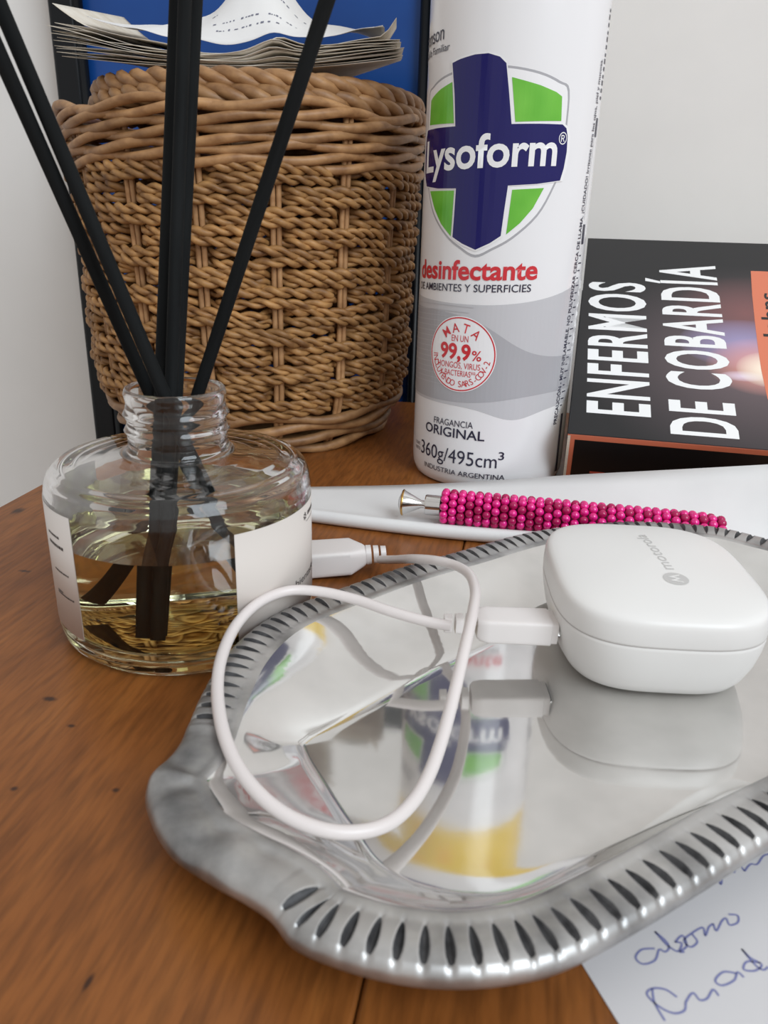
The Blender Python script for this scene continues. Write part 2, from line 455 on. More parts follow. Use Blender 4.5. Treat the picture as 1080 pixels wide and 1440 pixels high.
def zc_(s, t):
    x = (s - .5) * 2
    h = .028 * math.exp(-(abs(x - .02) / .62) ** 2.2) * (.03 + .90 * min(1, t * 1.7)) + .016 * math.exp(-((x - .04) / .22) ** 2) * min(1, t * 2)
    h += .0022 * math.sin(8 * x + 2 * t) * t + .0005 * math.sin(17 * x - 5 * t) + .0042 * math.exp(-((x - .26) / .12) ** 2) * (1 - t)
    return .0005 + max(h, 0) + .0095 * abs(x) ** 1.5 + .0110 * t * abs(x) ** .8
V, F = sheet_grid(-.066, .064, -.0585, .036, zc_, 60, 30)
o = mesh_obj('sheet', V, F, M_WHITEPAPER, cr)
md = o.modifiers.new('thick', 'SOLIDIFY'); md.thickness = .00018; md.offset = 0
# rows of faint print on the crumpled sheet
def on_sheet(s, t):
    return (-.066 + .130 * s, -.0585 + .0945 * t, zc_(s, t) + .0003)
for row, (t_, s0, s1) in enumerate([(.10, .42, .66), (.17, .40, .70), (.30, .30, .44), (.36, .62, .72)]):
    V, F = [], []
    s = s0
    while s < s1:
        w = random.uniform(.004, .014)
        if random.random() < .75:
            k = len(V); dt = random.uniform(.006, .014)
            V += [on_sheet(s, t_), on_sheet(s + w, t_), on_sheet(s + w, t_ + dt), on_sheet(s, t_ + dt)]; F.append((k, k + 1, k + 2, k + 3))
        s += w + random.uniform(.002, .008)
    mesh_obj('print_line', V, F, M_PRINTGREY, o, smooth=False)

# ------------------------------------------------------------------ spray can
CX, CY, CR = 0.0503, 0.3748, 0.0366
M_CANWHITE = principled('can_white', srgb(236, 236, 238), rough=0.16)
M_METAL = principled('tin_metal', (0.7, 0.7, 0.7), rough=0.2, metal=1.0)
M_CBLUE = principled('print_navy', srgb(16, 12, 92), rough=0.18)
M_CGREEN = noise_color(principled('print_green', rough=0.18), srgb(86, 172, 44), srgb(128, 204, 78), 40, 2)
M_CRED = principled('print_red', srgb(206, 46, 56), rough=0.3)
M_CINK = principled('print_ink', srgb(38, 38, 62), rough=0.3)
M_CWPRINT = principled('print_white', srgb(240, 240, 242), rough=0.2)
M_CGREY1 = principled('print_grey_light', srgb(196, 196, 200), rough=0.22)
M_CGREY2 = principled('print_grey', srgb(172, 172, 177), rough=0.22)
M_CGREY3 = principled('print_grey_dark', srgb(184, 184, 189), rough=0.22)
M_CYEL = noise_color(principled('print_yellow', rough=0.25), srgb(236, 200, 40), srgb(238, 160, 40), 45, 4, lo=.55, hi=.75)
can = empty('spray_can', (CX, CY, 0), 'tall white disinfectant spray can with navy cross emblem beside the wicker basket', 'spray can')
can.rotation_euler = (0, 0, math.atan2(-CY, -CX))      # local +x faces the front of the label
can_z0 = math.atan2(-CY, -CX)
body = mesh_obj('can_body', *lathe([(0, .0022), (.028, .0018), (.0315, .0004), (.0335, .0), (.0350, .0012), (.0362, .0045), (.0366, .009), (.0366, .2045)], 128), M_CANWHITE, can)
mesh_obj('yellow_band', *lathe([(.0366, .2045), (.0366, .258), (.0362, .262)], 128), M_CYEL, can)
mesh_obj('shoulder', *lathe([(.0362, .262), (.0368, .2635), (.0355, .2665), (.030, .2715), (.0265, .2735)], 96), M_METAL, can)
mesh_obj('cap', *lathe([(.0265, .2735), (.0272, .2745), (.0272, .300), (.0255, .306), (.020, .308), (0, .3085)], 96), M_CANWHITE, can)
def oncan(layer):
    r = CR + .00006 * layer
    return lambda s, z: (r * math.cos(s / CR), r * math.sin(s / CR), z)
MM = .001
def mmp(pts): return [(a * MM, b * MM) for a, b in pts]
CS = .0022
def cprint(name, bm, layer, mat, parent=body):
    return mapped(name, bm, oncan(layer), mat, parent, CS)
def ctext(name, body_, x0, x1, y0, y1, cap, layer, mat, parent=body, **kw):
    return cprint(name, fit_text(body_, x0 * MM, x1 * MM, y0 * MM, y1 * MM, cap * MM, **kw), layer, mat, parent)
# grey wave bands (with fine stripes)
xs = np.linspace(-60, 46, 54)
top = lambda s: 83.0 + .00006 * (s + 18) ** 2 * 40 * .5 + (.0022 * (s + 8) ** 2 if s > -8 else 0) * .9
bot = lambda s: 38.8 - 4.6 * math.exp(-((s - 10) / 13) ** 2) + (.05 * (s - 30) if s > 30 else 0)
cprint('wave_band', poly2d([(s * MM, top(s) * MM) for s in xs] + [(s * MM, bot(s) * MM) for s in xs[::-1]]), 1, M_CGREY1)
mid = lambda s: 79.5 - 18.5 / (1 + math.exp(-(s - 3) / 7.5))
low = lambda s: 40.0 + 6 / (1 + math.exp(-(s - 6) / 9))
cprint('wave_band', poly2d([(s * MM, mid(s) * MM) for s in xs] + [(s * MM, low(s) * MM) for s in xs[::-1]]), 2, M_CGREY2)
sb = bmesh.new()
for i in range(16):
    s_ = [-60 + j * 2 for j in range(34)]
    zc = 80 - i * 2.3
    pts = [(s * MM, (zc + 2 * math.sin((s + 60) / 25)) * MM) for s in s_ if s < -8 - (i % 4) * 2]
    b2 = ribbon2d(pts, .0003); tmp = bpy.data.meshes.new('t'); b2.to_mesh(tmp); b2.free(); sb.from_mesh(tmp); bpy.data.meshes.remove(tmp)
cprint('wave_stripes', sb, 3, M_CGREY3)
# shield and cross emblem
shield = [(-10.9, 171.5), (-2, 171.6), (9.7, 169.8), (18, 167.2), (22.6, 164.5), (23.0, 150), (22.5, 138), (19.3, 129.4), (13.4, 119.1), (3.8, 110.2), (-4, 105.6), (-10.9, 102.6), (-18, 105.6), (-25.6, 110.2), (-35.2, 119.1), (-41.1, 129.4), (-44.3, 138), (-44.8, 150), (-44.4, 164.5), (-39.8, 167.2), (-31.5, 169.8), (-20, 171.6)]
ctr = (-10.9, 141)
grow = lambda k: [((x - ctr[0]) * k + ctr[0], (y - ctr[1]) * k + ctr[1]) for x, y in shield]
cprint('shield_outline', poly2d(mmp(grow(1.012)), 4), 1, M_CGREY2)
cprint('shield_field', poly2d(mmp(grow(.985)), 4), 2, M_CWPRINT)
cprint('green_quarter', poly2d(mmp([(-.9, 168.1), (10.2, 165.6), (17, 163.6), (19.6, 162.3), (20.3, 153.8), (1.6, 152.8)])), 4, M_CGREEN)
cprint('green_quarter', poly2d(mmp([(-26.3, 167.6), (-33.7, 165.6), (-39.6, 163.4), (-41.6, 162.3), (-42.0, 153.2), (-24.4, 152.8)])), 4, M_CGREEN)
cprint('green_quarter', poly2d(mmp([(2.4, 128.4), (15.3, 129.4), (11.3, 121.7), (6.5, 116.0), (1.3, 111.5)])), 4, M_CGREEN)
cprint('green_quarter', poly2d(mmp([(-38.6, 127.6), (-34, 120.6), (-29, 114.8), (-22.9, 110.0), (-22.4, 127.8)])), 4, M_CGREEN)
cross = [(-26.6, 174.2), (-22.5, 175.2), (-16, 176.2), (-10.5, 176.3), (-6, 175.0), (-3.4, 172.8), (-1.6, 163), (.2, 152.0), (12, 152.4), (21.0, 152.6), (23.0, 151.4), (24.0, 148.5), (24.3, 142.9), (23.6, 137), (22.3, 132.4), (12, 130.8), (.6, 129.9), (-.2, 120), (-.8, 110.9), (-5, 108), (-10.9, 105.2), (-17, 107.4), (-21.9, 109.8), (-21.6, 119), (-21.4, 128.6), (-32, 128.6), (-42.7, 129.6), (-45.4, 134), (-46.2, 141), (-45.8, 148), (-44.2, 151.4), (-33, 151.6), (-23.4, 151.6), (-24.6, 163)]
def outset(k):
    return [((x + 10.9) * (1 + k * .042) - 10.9, (y - 141) * (1 + k * .02) + 141) for x, y in cross]
cprint('cross_border', poly2d(mmp(outset(1))), 5, M_CWPRINT)
cprint('cross_emblem', poly2d(mmp(cross)), 6, M_CBLUE)
ctext('brand_lettering', 'Lysoform', -43.5, 19.6, 135.0, 138.0, 11.6, 8, M_CWPRINT, bold=.022)
ctext('registered_mark', '®', 19.8, 23.6, 145.4, 145.6, 4.2, 8, M_CWPRINT)
ctext('product_lettering', 'desinfectante', -45.0, 15.9, 92.0, 94.4, 7.4, 4, M_CRED, bold=.026)
ctext('subtitle_lettering', 'DE AMBIENTES Y SUPERFICIES', -45.6, 13.6, 87.0, 89.2, 3.0, 4, M_CINK, bold=.004)
ctext('maker_lettering', 'SC Johnson', -66, -32.8, 181.8, 183.2, 5.4, 4, M_CINK)
ctext('maker_lettering', 'Una Compañía Familiar', -68, -28.8, 178.0, 179.0, 2.6, 4, M_CINK)
# round seal
cir = lambda r, n=72: [(-15.2 * MM + r * MM * math.cos(2 * math.pi * i / n), 61.6 * MM + r * MM * math.sin(2 * math.pi * i / n)) for i in range(n)]
cprint('seal_field', poly2d(cir(16.4)), 5, M_CWPRINT)
seal = cprint('seal_ring', ribbon2d(cir(15.7), .00055, True), 6, M_CRED)
cprint('seal_lettering', arc_text('MATA', -15.2 * MM, 61.6 * MM, 9.6 * MM, 128, 52, 3.9 * MM, .004), 7, M_CRED)
ctext('seal_lettering', 'EN UN', -19.4, -11.4, 67.2, 67.2, 2.7, 7, M_CRED)
ctext('seal_lettering', '99,9', -25.2, -10.0, 59.6, 59.6, 6.4, 7, M_CRED, bold=.03)
ctext('seal_lettering', '%', -9.4, -5.2, 59.6, 59.6, 4.2, 7, M_CRED, bold=.01)
ctext('seal_lettering', 'HONGOS, VIRUS', -26.4, -5.4, 55.6, 55.6, 2.6, 7, M_CRED)
ctext('seal_lettering', 'Y BACTERIAS**', -24.6, -7.2, 52.2, 52.2, 2.5, 7, M_CRED)
cprint('seal_lettering', arc_text('INCLUYENDO SARS-COV-2', -15.2 * MM, 61.6 * MM, 14.2 * MM, 184, 348, 2.7 * MM, 0, True), 7, M_CRED)
ctext('scent_lettering', 'FRAGANCIA', -27.4, -6.9, 29.0, 29.4, 2.9, 4, M_CINK)
ctext('scent_lettering', 'ORIGINAL', -33.2, -1.4, 24.0, 24.2, 4.2, 4, M_CINK, bold=.012)
ctext('volume_lettering', '360g/495cm', -36.6, 4.9, 12.4, 11.8, 6.4, 4, M_CINK)
ctext('volume_lettering', '3', 5.4, 8.0, 15.8, 15.8, 3.6, 4, M_CINK, bold=.01)
ctext('contents_lettering', 'CONT.', -43.4, -37.6, 15.4, 15.4, 1.5, 4, M_CINK)
ctext('contents_lettering', 'NETO', -43.4, -37.6, 13.0, 13.0, 1.5, 4, M_CINK)
ctext('origin_lettering', 'INDUSTRIA ARGENTINA', -33.0, 9.0, 6.6, 6.4, 2.3, 4, M_CINK)
# warning text running up the side
wt = fit_text('PRECAUCIÓN - MUY INFLAMABLE. NO PULVERIZAR CERCA DE LLAMA. ¡CUIDADO! Irritante para los ojos, piel y mucosa.', 30 * MM, 178 * MM, 0, 0, 2.5 * MM, bold=.012)
for v in wt.verts: v.co = Vector((36.2 * MM + (v.co.x - .03) * .055 - v.co.y, v.co.x, 0))
cprint('warning_lettering', wt, 4, M_CINK)
sb = bmesh.new()
def addrect(x0, x1, y0, y1):
    vs = [sb.verts.new((x * MM, y * MM, 0)) for x, y in ((x0, y0), (x1, y0), (x1, y1), (x0, y1))]; sb.faces.new(vs)
ts = lambda z: 36.2 + (z - 30) * .055
addrect(40.2, 42.6, 6, 34); addrect(ts(153) + 1.8, ts(153) + 4.6, 150, 157); addrect(ts(112) + 1.8, ts(112) + 4.6, 108, 116)
for k in range(8): addrect(ts(118 + 4 * k) + 1.6, ts(118 + 4 * k) + 1.8, 118 + 4 * k, 122 + 4 * k)
for i in range(13): addrect(ts(164 + 2.6 * i) + 3.4, ts(164 + 2.6 * i) + 6.0, 164 + i * 2.6, 165.2 + i * 2.6 + (i % 3) * .3)
for i in range(22): addrect(ts(38 + 3.1 * i) + 1.4, ts(38 + 3.1 * i) + 3.2 + (i % 3), 38 + i * 3.1, 38.5 + i * 3.1)
cprint('side_print', sb, 3, M_CINK)

# ------------------------------------------------------------------ paperback leaning back
BAZ, BTI = rad(-13), rad(31)
bA = Vector((0.0792, 0.3310, 0.0310))
bu = Vector((math.cos(BAZ), math.sin(BAZ), 0)); bh = Vector((-bu.y, bu.x, 0))
bv = bh * math.cos(BTI) + Vector((0, 0, 1)) * math.sin(BTI); bn_ = bu.cross(bv)
M_COVER = principled('cover_black', srgb(40, 40, 42), rough=0.36, Specular_IOR_Level=0.4)
def cover_material():
    nt, n, l, b = nodes_of(M_COVER)
    tc = n.new('ShaderNodeTexCoord')
    def blob(cx, cy, rx, ry, p=1.0):
        mk = n.new('ShaderNodeMapping'); mk.inputs['Location'].default_value = (-cx / rx, -cy / ry, 0); mk.inputs['Scale'].default_value = (1 / rx, 1 / ry, 0)
        l.new(tc.outputs['Object'], mk.inputs['Vector'])
        g = n.new('ShaderNodeTexGradient'); g.gradient_type = 'SPHERICAL'; l.new(mk.outputs['Vector'], g.inputs['Vector'])
        pw = n.new('ShaderNodeMath'); pw.operation = 'POWER'; l.new(g.outputs['Fac'], pw.inputs[0]); pw.inputs[1].default_value = p
        return pw.outputs[0]
    cur = None
    for (cx, cy, rx, ry, p, col) in [(.085, .055, .085, .075, 1.2, srgb(116, 100, 104)), (.078, .090, .034, .030, 1.0, srgb(128, 84, 84)), (.076, .067, .030, .018, .7, srgb(160, 150, 190)), (.084, .052, .026, .020, .8, srgb(232, 160, 150)), (.074, .0445, .010, .0035, .7, srgb(226, 206, 222)), (.085, .050, .014, .012, .7, srgb(255, 246, 224))]:
        f = blob(cx, cy, rx, ry, p)
        mx = n.new('ShaderNodeMix'); mx.data_type = 'RGBA'; l.new(f, mx.inputs[0])
        if cur is None: mx.inputs[6].default_value = (*srgb(30, 30, 32), 1)
        else: l.new(cur, mx.inputs[6])
        mx.inputs[7].default_value = (*col, 1); cur = mx.outputs[2]
    l.new(cur, b.inputs['Base Color'])
cover_material()
M_BLACK = principled('print_black', srgb(24, 24, 25), rough=0.3)
M_ORANGE = principled('print_orange', srgb(218, 122, 90), rough=0.4)
M_PAGES = noise_color(principled('page_block', rough=0.9), srgb(216, 206, 186), srgb(232, 224, 208), 30, 3, vec_scale=(1, 1, 60))
M_TITLE = principled('title_white', srgb(240, 240, 240), rough=0.4)
BW, BL, BT = .150, .215, .0345
book = empty('paperback_book', (0, 0, 0), 'thick black paperback with white title letters leaning back beside the spray can', 'book')
book.matrix_world = Matrix((bu, bv, bn_)).transposed().to_4x4()
book.location = bA
cover = bm_obj('front_cover', box_bm(BL, BW, .0006, .0002, 1, (BL / 2, BW / 2, -.0003)), M_COVER, book, smooth=False)
bm_obj('back_cover', box_bm(BL, BW, .0006, .0002, 1, (BL / 2, BW / 2, -BT + .0003)), M_BLACK, book, smooth=False)
spine = bm_obj('spine', box_bm(BL, .0008, BT - .0012, .0002, 1, (BL / 2, .0004, -BT / 2)), M_ORANGE, book, smooth=False)
bm_obj('page_block', box_bm(BL - .003, BW - .003, BT - .0014, 0, 1, (BL / 2, BW / 2, -BT / 2)), M_PAGES, book, smooth=False)
oncover = lambda x, y: (x, y, .00006)
onspine = lambda x, y: (x, -.00008, y)
mapped('spine_panel', poly2d([(.0032, -.0036), (BL - .003, -.0036), (BL - .003, -.032), (.0032, -.032)]), onspine, M_BLACK, spine)
mapped('spine_edge', poly2d([(.0, -.0012), (.0012, -.0012), (.0012, -.0335), (.0, -.0335)]), lambda x, y: (x, -.0001, y), M_PAGES, spine)
mapped('spine_lettering', poly2d([(.0115, -.0232), (.0180, -.0232), (.0180, -.0246), (.0158, -.0246), (.0158, -.031), (.0137, -.031), (.0137, -.0246), (.0115, -.0246)]), lambda x, y: (x, -.00014, y), principled('spine_red', srgb(214, 92, 72), rough=.4), spine)
def cover_text(name, body_, ucap, ubase, v0, v1, skew, **kw):
    """title line read away from the spine: cap tops at u=ucap, baseline u=ubase"""
    bm = fit_text(body_, v0 * MM, v1 * MM, 0, 0, (ubase - ucap) * MM, **kw)
    def fn(x, y):
        return (ubase * MM - y + (x - v0 * MM) * skew, x, .00007)
    return mapped(name, bm, fn, M_TITLE, cover)
cover_text('title_lettering', 'ENFERMOS', 7.8, 33.7, 13.6, 110.5, -.042, bold=.021, spacing=1.14)
cover_text('title_lettering', 'DE COBARDÍA', 43.4, 69.4, 4.6, 128.0, -.042, bold=.021, spacing=1.14)
lab = [(82.0, 125.0), (81.4, 105), (81.3, 85), (81.4, 66), (81.8, 49.6), (83.0, 31), (85.5, 14), (112, 14), (112, 125.0)]
al = mapped('author_label', poly2d(mmp(lab)), oncover, M_ORANGE, cover)
bm = fit_text('rto Johns', 48 * MM, 107 * MM, 0, 0, 7.5 * MM, bold=.012)
mapped('author_lettering', bm, lambda x, y: (92 * MM - y - (x - .107) * .06 * 0, x, .00012), M_BLACK, al)
# closed hardback lying under the raised edge, holding the paperback up
q0 = bA - bn_ * BT
sup = empty('hardback_book', q0 + bh * .112 + bu * .10, 'dark closed hardback book lying under the raised edge of the black paperback', 'book')
sup.location.z = 0; sup.rotation_euler = (0, 0, BAZ)
M_HARD = principled('hardback_cloth', srgb(52, 40, 38), rough=0.7)
bm_obj('cover_board', box_bm(.17, .060, .003, .0008, 2, (0, 0, .0015)), M_HARD, sup, smooth=False)
bm_obj('cover_board', box_bm(.17, .060, .003, .0008, 2, (0, 0, .0472)), M_HARD, sup, smooth=False)
bm_obj('cover_spine', box_bm(.17, .003, .0487, .0008, 2, (0, -.0285, .02435)), M_HARD, sup, smooth=False)
bm_obj('page_block', box_bm(.164, .055, .0425, 0, 1, (0, .0, .02435)), M_PAGES, sup, smooth=False)

# ------------------------------------------------------------------ reed diffuser bottle
M_GLASS = principled('clear_glass', (1.0, 1.0, 1.0), rough=0.0, IOR=1.48, Transmission_Weight=1.0)
M_OIL = principled('scented_oil', (0.985, 0.985, 0.90), rough=0.0, IOR=1.40, Transmission_Weight=1.0)
M_LABEL = principled('label_paper', srgb(208, 200, 194), rough=0.6)
M_LINK = principled('label_ink', srgb(70, 64, 62), rough=0.7)
GX, GY, GR = -0.0593, 0.2159, 0.0375
bottle = empty('diffuser_bottle', (GX, GY, 0), 'round clear glass diffuser bottle with yellowish oil and white labels', 'bottle')
bottle.rotation_euler = (0, 0, math.atan2(-GY, -GX))
prof_out = [(0, .0016), (.026, .0013), (.0315, .0002), (.0345, .0003), (.0366, .0024), (.0375, .0062), (.0375, .0445), (.0371, .0473), (.0360, .0497), (.0338, .0515), (.030, .0524), (.022, .0534), (.0158, .0540), (.0146, .0546), (.0139, .0562), (.0139, .0575), (.0139, .0590), (.0147, .0603), (.0139, .0617), (.0137, .0632), (.0147, .0649), (.0139, .0664), (.0136, .0682), (.0141, .0705), (.0138, .0716), (.0134, .0721), (.0126, .0719), (.0121, .0711)]
prof_in = [(.0120, .0690), (.0120, .0590), (.0120, .0552), (.0124, .0531), (.0136, .0524), (.020, .0515), (.028, .0500), (.0318, .0487), (.0340, .0462), (.0347, .0430), (.0349, .0390), (.0349, .0335)]
def densify(prof, step=.0007):
    out = [prof[0]]
    for (a, b), (c, d) in zip(prof[:-1], prof[1:]):
        n = max(1, int(math.hypot(c - a, d - b) / step))
        out += [(a + (c - a) * k / n, b + (d - b) * k / n) for k in range(1, n + 1)]
    return out
glass = mesh_obj('glass_body', *lathe(densify(prof_out + prof_in), 128), M_GLASS, bottle)
M_OILWALL = bpy.data.materials.new('oil_against_glass'); M_OILWALL.use_nodes = True
_n = M_OILWALL.node_tree.nodes; _n.clear()
_g = _n.new('ShaderNodeBsdfGlass'); _g.inputs['IOR'].default_value = 1.40 / 1.48; _g.inputs['Roughness'].default_value = 0.0
_g.inputs['Color'].default_value = (0.965, 0.97, 0.82, 1); _o = _n.new('ShaderNodeOutputMaterial')
M_OILWALL.node_tree.links.new(_g.outputs['BSDF'], _o.inputs['Surface'])
oil_side = densify([(0, .0058), (.026, .0055), (.0325, .0062), (.0343, .0078), (.0349, .0105), (.0349, .0335)])
oil_top = [(.0335, .0335), (.02, .0335), (0, .0335)]
V, F = lathe(oil_side + oil_top, 128)
oil = mesh_obj('oil', V, F, [M_OILWALL, M_OIL], bottle, fmat=[1 if min(V[k][2] for k in f) > .03349 else 0 for f in F])
oil.data.set_sharp_from_angle(angle=rad(50))
ongl = lambda k: (lambda s, z: ((GR + k) * math.cos(s / GR), (GR + k) * math.sin(s / GR), z))
def label_patch(name, x0, x1, z0, z1):
    bm = bmesh.new(); n = 24
    rows = []
    for k in (.00006, .00018):
        for z in (z0, z1):
            rows.append([bm.verts.new(ongl(k)(x0 + (x1 - x0) * i / n, z)) for i in range(n + 1)])
    for i in range(n):
        for a, b in ((0, 1), (1, 3), (3, 2), (2, 0)):
            bm.faces.new((rows[a][i], rows[a][i + 1], rows[b][i + 1], rows[b][i]))
    bmesh.ops.recalc_face_normals(bm, faces=list(bm.faces))
    return bm_obj(name, bm, M_LABEL, bottle)
lf = label_patch('front_label', .0122, .066, .0085, .0407)
lb = label_patch('back_label', -.086, -.0322, .0085, .0440)
def gtext(parent, t, x0, x1, z, cap, **kw):
    mapped('label_lettering', fit_text(t, x0 * MM, x1 * MM, z * MM, z * MM, cap * MM, **kw), ongl(.00024), M_LINK, parent, .0012)
gtext(lf, 'Ambientador', 26.5, 52, 17.9, 2.1, bold=.004)
sb = bmesh.new()
for i in range(8):
    a = i * math.pi / 4; c_, s_ = math.cos(a), math.sin(a)
    pts = [(.4 * c_ - .25 * s_, .4 * s_ + .25 * c_), (1.3 * c_ - .1 * s_, 1.3 * s_ + .1 * c_), (1.3 * c_ + .1 * s_, 1.3 * s_ - .1 * c_), (.4 * c_ + .25 * s_, .4 * s_ - .25 * c_)]
    sb.faces.new([sb.verts.new(((40.6 + x) * MM, (37.4 + y) * MM, 0)) for x, y in pts])
mapped('flower_mark', sb, ongl(.00024), M_LINK, lf, .0012)
sb = bmesh.new()
def rect_(x0, x1, y0, y1): sb.faces.new([sb.verts.new((x * MM, y * MM, 0)) for x, y in ((x0, y0), (x1, y0), (x1, y1), (x0, y1))])
for i in range(5): rect_(43 + i * 1.5, 44.1 + i * 1.5, 37.0, 38.2)
rect_(41.6, 50, 35.4, 35.6)
mapped('label_lettering', sb, ongl(.00024), M_LINK, lf, .0012)
sb = bmesh.new()
for (x0, x1, z, h) in [(-46, -38.4, 36.4, .7), (-46, -36.6, 33.6, .9), (-44, -35.6, 26.2, .5), (-44, -34.4, 19.2, .5), (-44, -40.5, 19.9, .4)]:
    x = x0
    while x < x1:
        w = random.uniform(.5, 1.3); rect_(x, min(x + w, x1), z, z + h); x += w + .25
mapped('label_lettering', sb, ongl(.00024), M_LINK, lb, .0012)

# reeds, each straight from the bottom of the bottle through the neck
M_REED = noise_color(principled('black_reed', rough=0.8, Specular_IOR_Level=0.15), srgb(14, 16, 17), srgb(26, 28, 29), 300, 3, vec_scale=(1, 1, .1))
def reed(p_bot, p_top, r, label):
    p0 = Vector(p_bot); p1 = Vector(p_top); d = p1 - p0; L = d.length
    V, F = tube([(0, 0, t) for t in np.linspace(0, L, 14)], r, 14)
    o = mesh_obj('diffuser_reed', V, F, M_REED)
    for f in o.data.polygons:
        if len(f.vertices) > 4: f.use_smooth = False
    o.location = p0; o.rotation_euler = d.to_track_quat('Z', 'Y').to_euler()
    return tag(o, label, 'reed', 'black reeds standing in the diffuser bottle')
reed((-0.0381, 0.2088, 0.0068), (-0.1230, 0.2003, 0.2620), .0018, 'black reed leaning left in the bottle, the nearer of the two left-leaning reeds')
reed((-0.0517, 0.2361, 0.0068), (-0.1179, 0.1708, 0.2620), .0018, 'black reed leaning farthest left out of the bottle neck')
reed((-0.0655, 0.1960, 0.0068), (-0.0594, 0.2840, 0.2620), .0018, 'black reed at the left of the nearly upright bunch in the bottle')
reed((-0.0618, 0.1945, 0.0068), (-0.0523, 0.2648, 0.2620), .0018, 'black reed in the middle of the nearly upright bunch in the bottle')
reed((-0.0622, 0.1983, 0.0068), (-0.0518, 0.2805, 0.2620), .0018, 'black reed at the right of the nearly upright bunch in the bottle')
reed((-0.0791, 0.2281, 0.0068), (0.0251, 0.1856, 0.2620), .0018, 'black reed leaning right out of the bottle neck')

# ------------------------------------------------------------------ metal tray
M_TRAY = noise_color(principled('polished_pewter', rough=0.12, metal=.86), srgb(208, 206, 203), srgb(222, 220, 217), 55, 6, bump=0.05, bump_scale=0.0004, lo=.35, hi=.65, rough=(.0, .13))
M_RIM = noise_color(principled('worn_pewter', rough=0.3, metal=.9), srgb(112, 112, 113), srgb(196, 195, 194), 60, 7, bump=0.15, bump_scale=0.0006, lo=.28, hi=.58, rough=(.32, .54))
M_PATINA = noise_color(principled('dark_patina', rough=0.55, metal=.5), srgb(44, 44, 46), srgb(92, 92, 94), 300, 3)
TCX, TCY = .0560, .1760
outer = [(.1366, .2574), (.1209, .2680), (.0956, .2712), (.0760, .2676), (.0507, .2575), (.0240, .2389), (.0050, .2254), (-.0122, .2103), (-.0274, .1960), (-.0353, .1835), (-.0399, .1690), (-.0416, .1534), (-.0419, .1426), (-.0424, .1341), (-.0449, .1273), (-.0448, .1211), (-.0416, .1137), (-.0363, .1061), (-.0282, .1001), (-.0215, .0960), (-.0169, .0927), (-.0124, .0877), (-.0046, .0843), (.0039, .0822), (.0121, .0816), (.0206, .0825), (.0294, .0850), (.0421, .0919), (.0570, .1014), (.0707, .1106), (.092, .1235), (.115, .138), (.135, .154), (.149, .171), (.157, .186), (.1615, .200), (.1625, .212), (.160, .224), (.1555, .236), (.148, .248)]
floor_ = [(.112, .2335), (.095, .2400), (.078, .2385), (.058, .2245), (.0345, .2020), (.0127, .1815), (-.0091, .1590), (-.0165, .1510), (-.0170, .1465), (-.0105, .1335), (-.0039, .1212), (.0004, .1142), (.0070, .1097), (.0173, .1074), (.0279, .1093), (.0448, .1192), (.0637, .1295), (.0862, .1401), (.108, .153), (.125, .166), (.1345, .180), (.1375, .195), (.134, .210), (.125, .224)]
def polar(pts, n):
    P = catmull(pts, 16, True) - np.array([TCX, TCY]); a = np.unwrap(np.arctan2(P[:, 1], P[:, 0])); r = np.hypot(P[:, 0], P[:, 1])
    a = np.arctan2(P[:, 1], P[:, 0]); o = np.argsort(a); return a[o], r[o]
outer = [(x, y + .0016 * min(1, max(0, (.125 - y) / .03)) * (1 if x < .09 else max(0, (.12 - x) / .03))) for x, y in outer]
ao, ro = polar(outer, 0); af, rf = polar(floor_, 0)
# sample the outline evenly along its length
fine = np.linspace(-math.pi, math.pi, 6001)[:-1]
rr = np.interp(fine, ao, ro, period=2 * math.pi)
X = rr * np.cos(fine); Y = rr * np.sin(fine)
seglen = np.hypot(np.roll(X, -1) - X, np.roll(Y, -1) - Y); sl = np.concatenate([[0], np.cumsum(seglen)[:-1]]); per = seglen.sum()
NN = int(per / .0043); SUB = 10; NT = NN * SUB
phi = np.interp(np.arange(NT) * per / NT, sl, fine)
Ro = np.interp(phi, ao, ro, period=2 * math.pi); Rf = np.interp(phi, af, rf, period=2 * math.pi)
Oxy = np.stack([Ro * np.cos(phi), Ro * np.sin(phi)], 1)
Tn = np.roll(Oxy, -1, 0) - np.roll(Oxy, 1, 0); Tn /= np.linalg.norm(Tn, axis=1)[:, None]
Nin = np.stack([-Tn[:, 1], Tn[:, 0]], 1)        # points inwards (outline runs counter-clockwise)
for _ in range(30): Nin = (np.roll(Nin, 1, 0) + 2 * Nin + np.roll(Nin, -1, 0)) / 4
Nin /= np.linalg.norm(Nin, axis=1)[:, None]
Fxy = np.stack([Rf * np.cos(phi), Rf * np.sin(phi)], 1)
frac = (np.arange(NT) % SUB) / SUB
gx, gy = Oxy[:, 0] + TCX, Oxy[:, 1] + TCY
ear1 = ((gx < -.018) & (gy < .141)).astype(float); ear2 = ((gx > .128) & (gy < .222) & (gy > .16)).astype(float)
ridge = 1 - np.clip(ear1 + ear2, 0, 1)
groove_w = lambda w: np.clip(1 - np.abs(frac - .5) / w, 0, 1)
rings = []
cell = np.arange(NT) // SUB; uu = (np.arange(NT) % SUB) / SUB; pit = per / NN
base_arc = np.arange(NT) * per / NT
def at(arr, arc): return np.stack([np.interp(arc, base_arc, arr[:, k], period=per) for k in (0, 1)], 1)
def ringd(d, z, w=.2, depth=0.0):
    # columns slide along the outline so that a groove's edges follow its leaf shape
    f = np.interp(uu, [0, .3, .7, 1], [0, .5 - w, .5 + w, 1]); f = np.where(ridge > .5, f, uu)
    arc = (cell + f) * pit
    xy = at(Oxy, arc) + at(Nin, arc) * d
    prof = np.clip(1 - np.abs(uu - .5) / .2, 0, 1) ** .6
    rings.append(np.concatenate([xy, (z - depth * prof * ridge + (lob if depth else 0))[:, None]], 1))
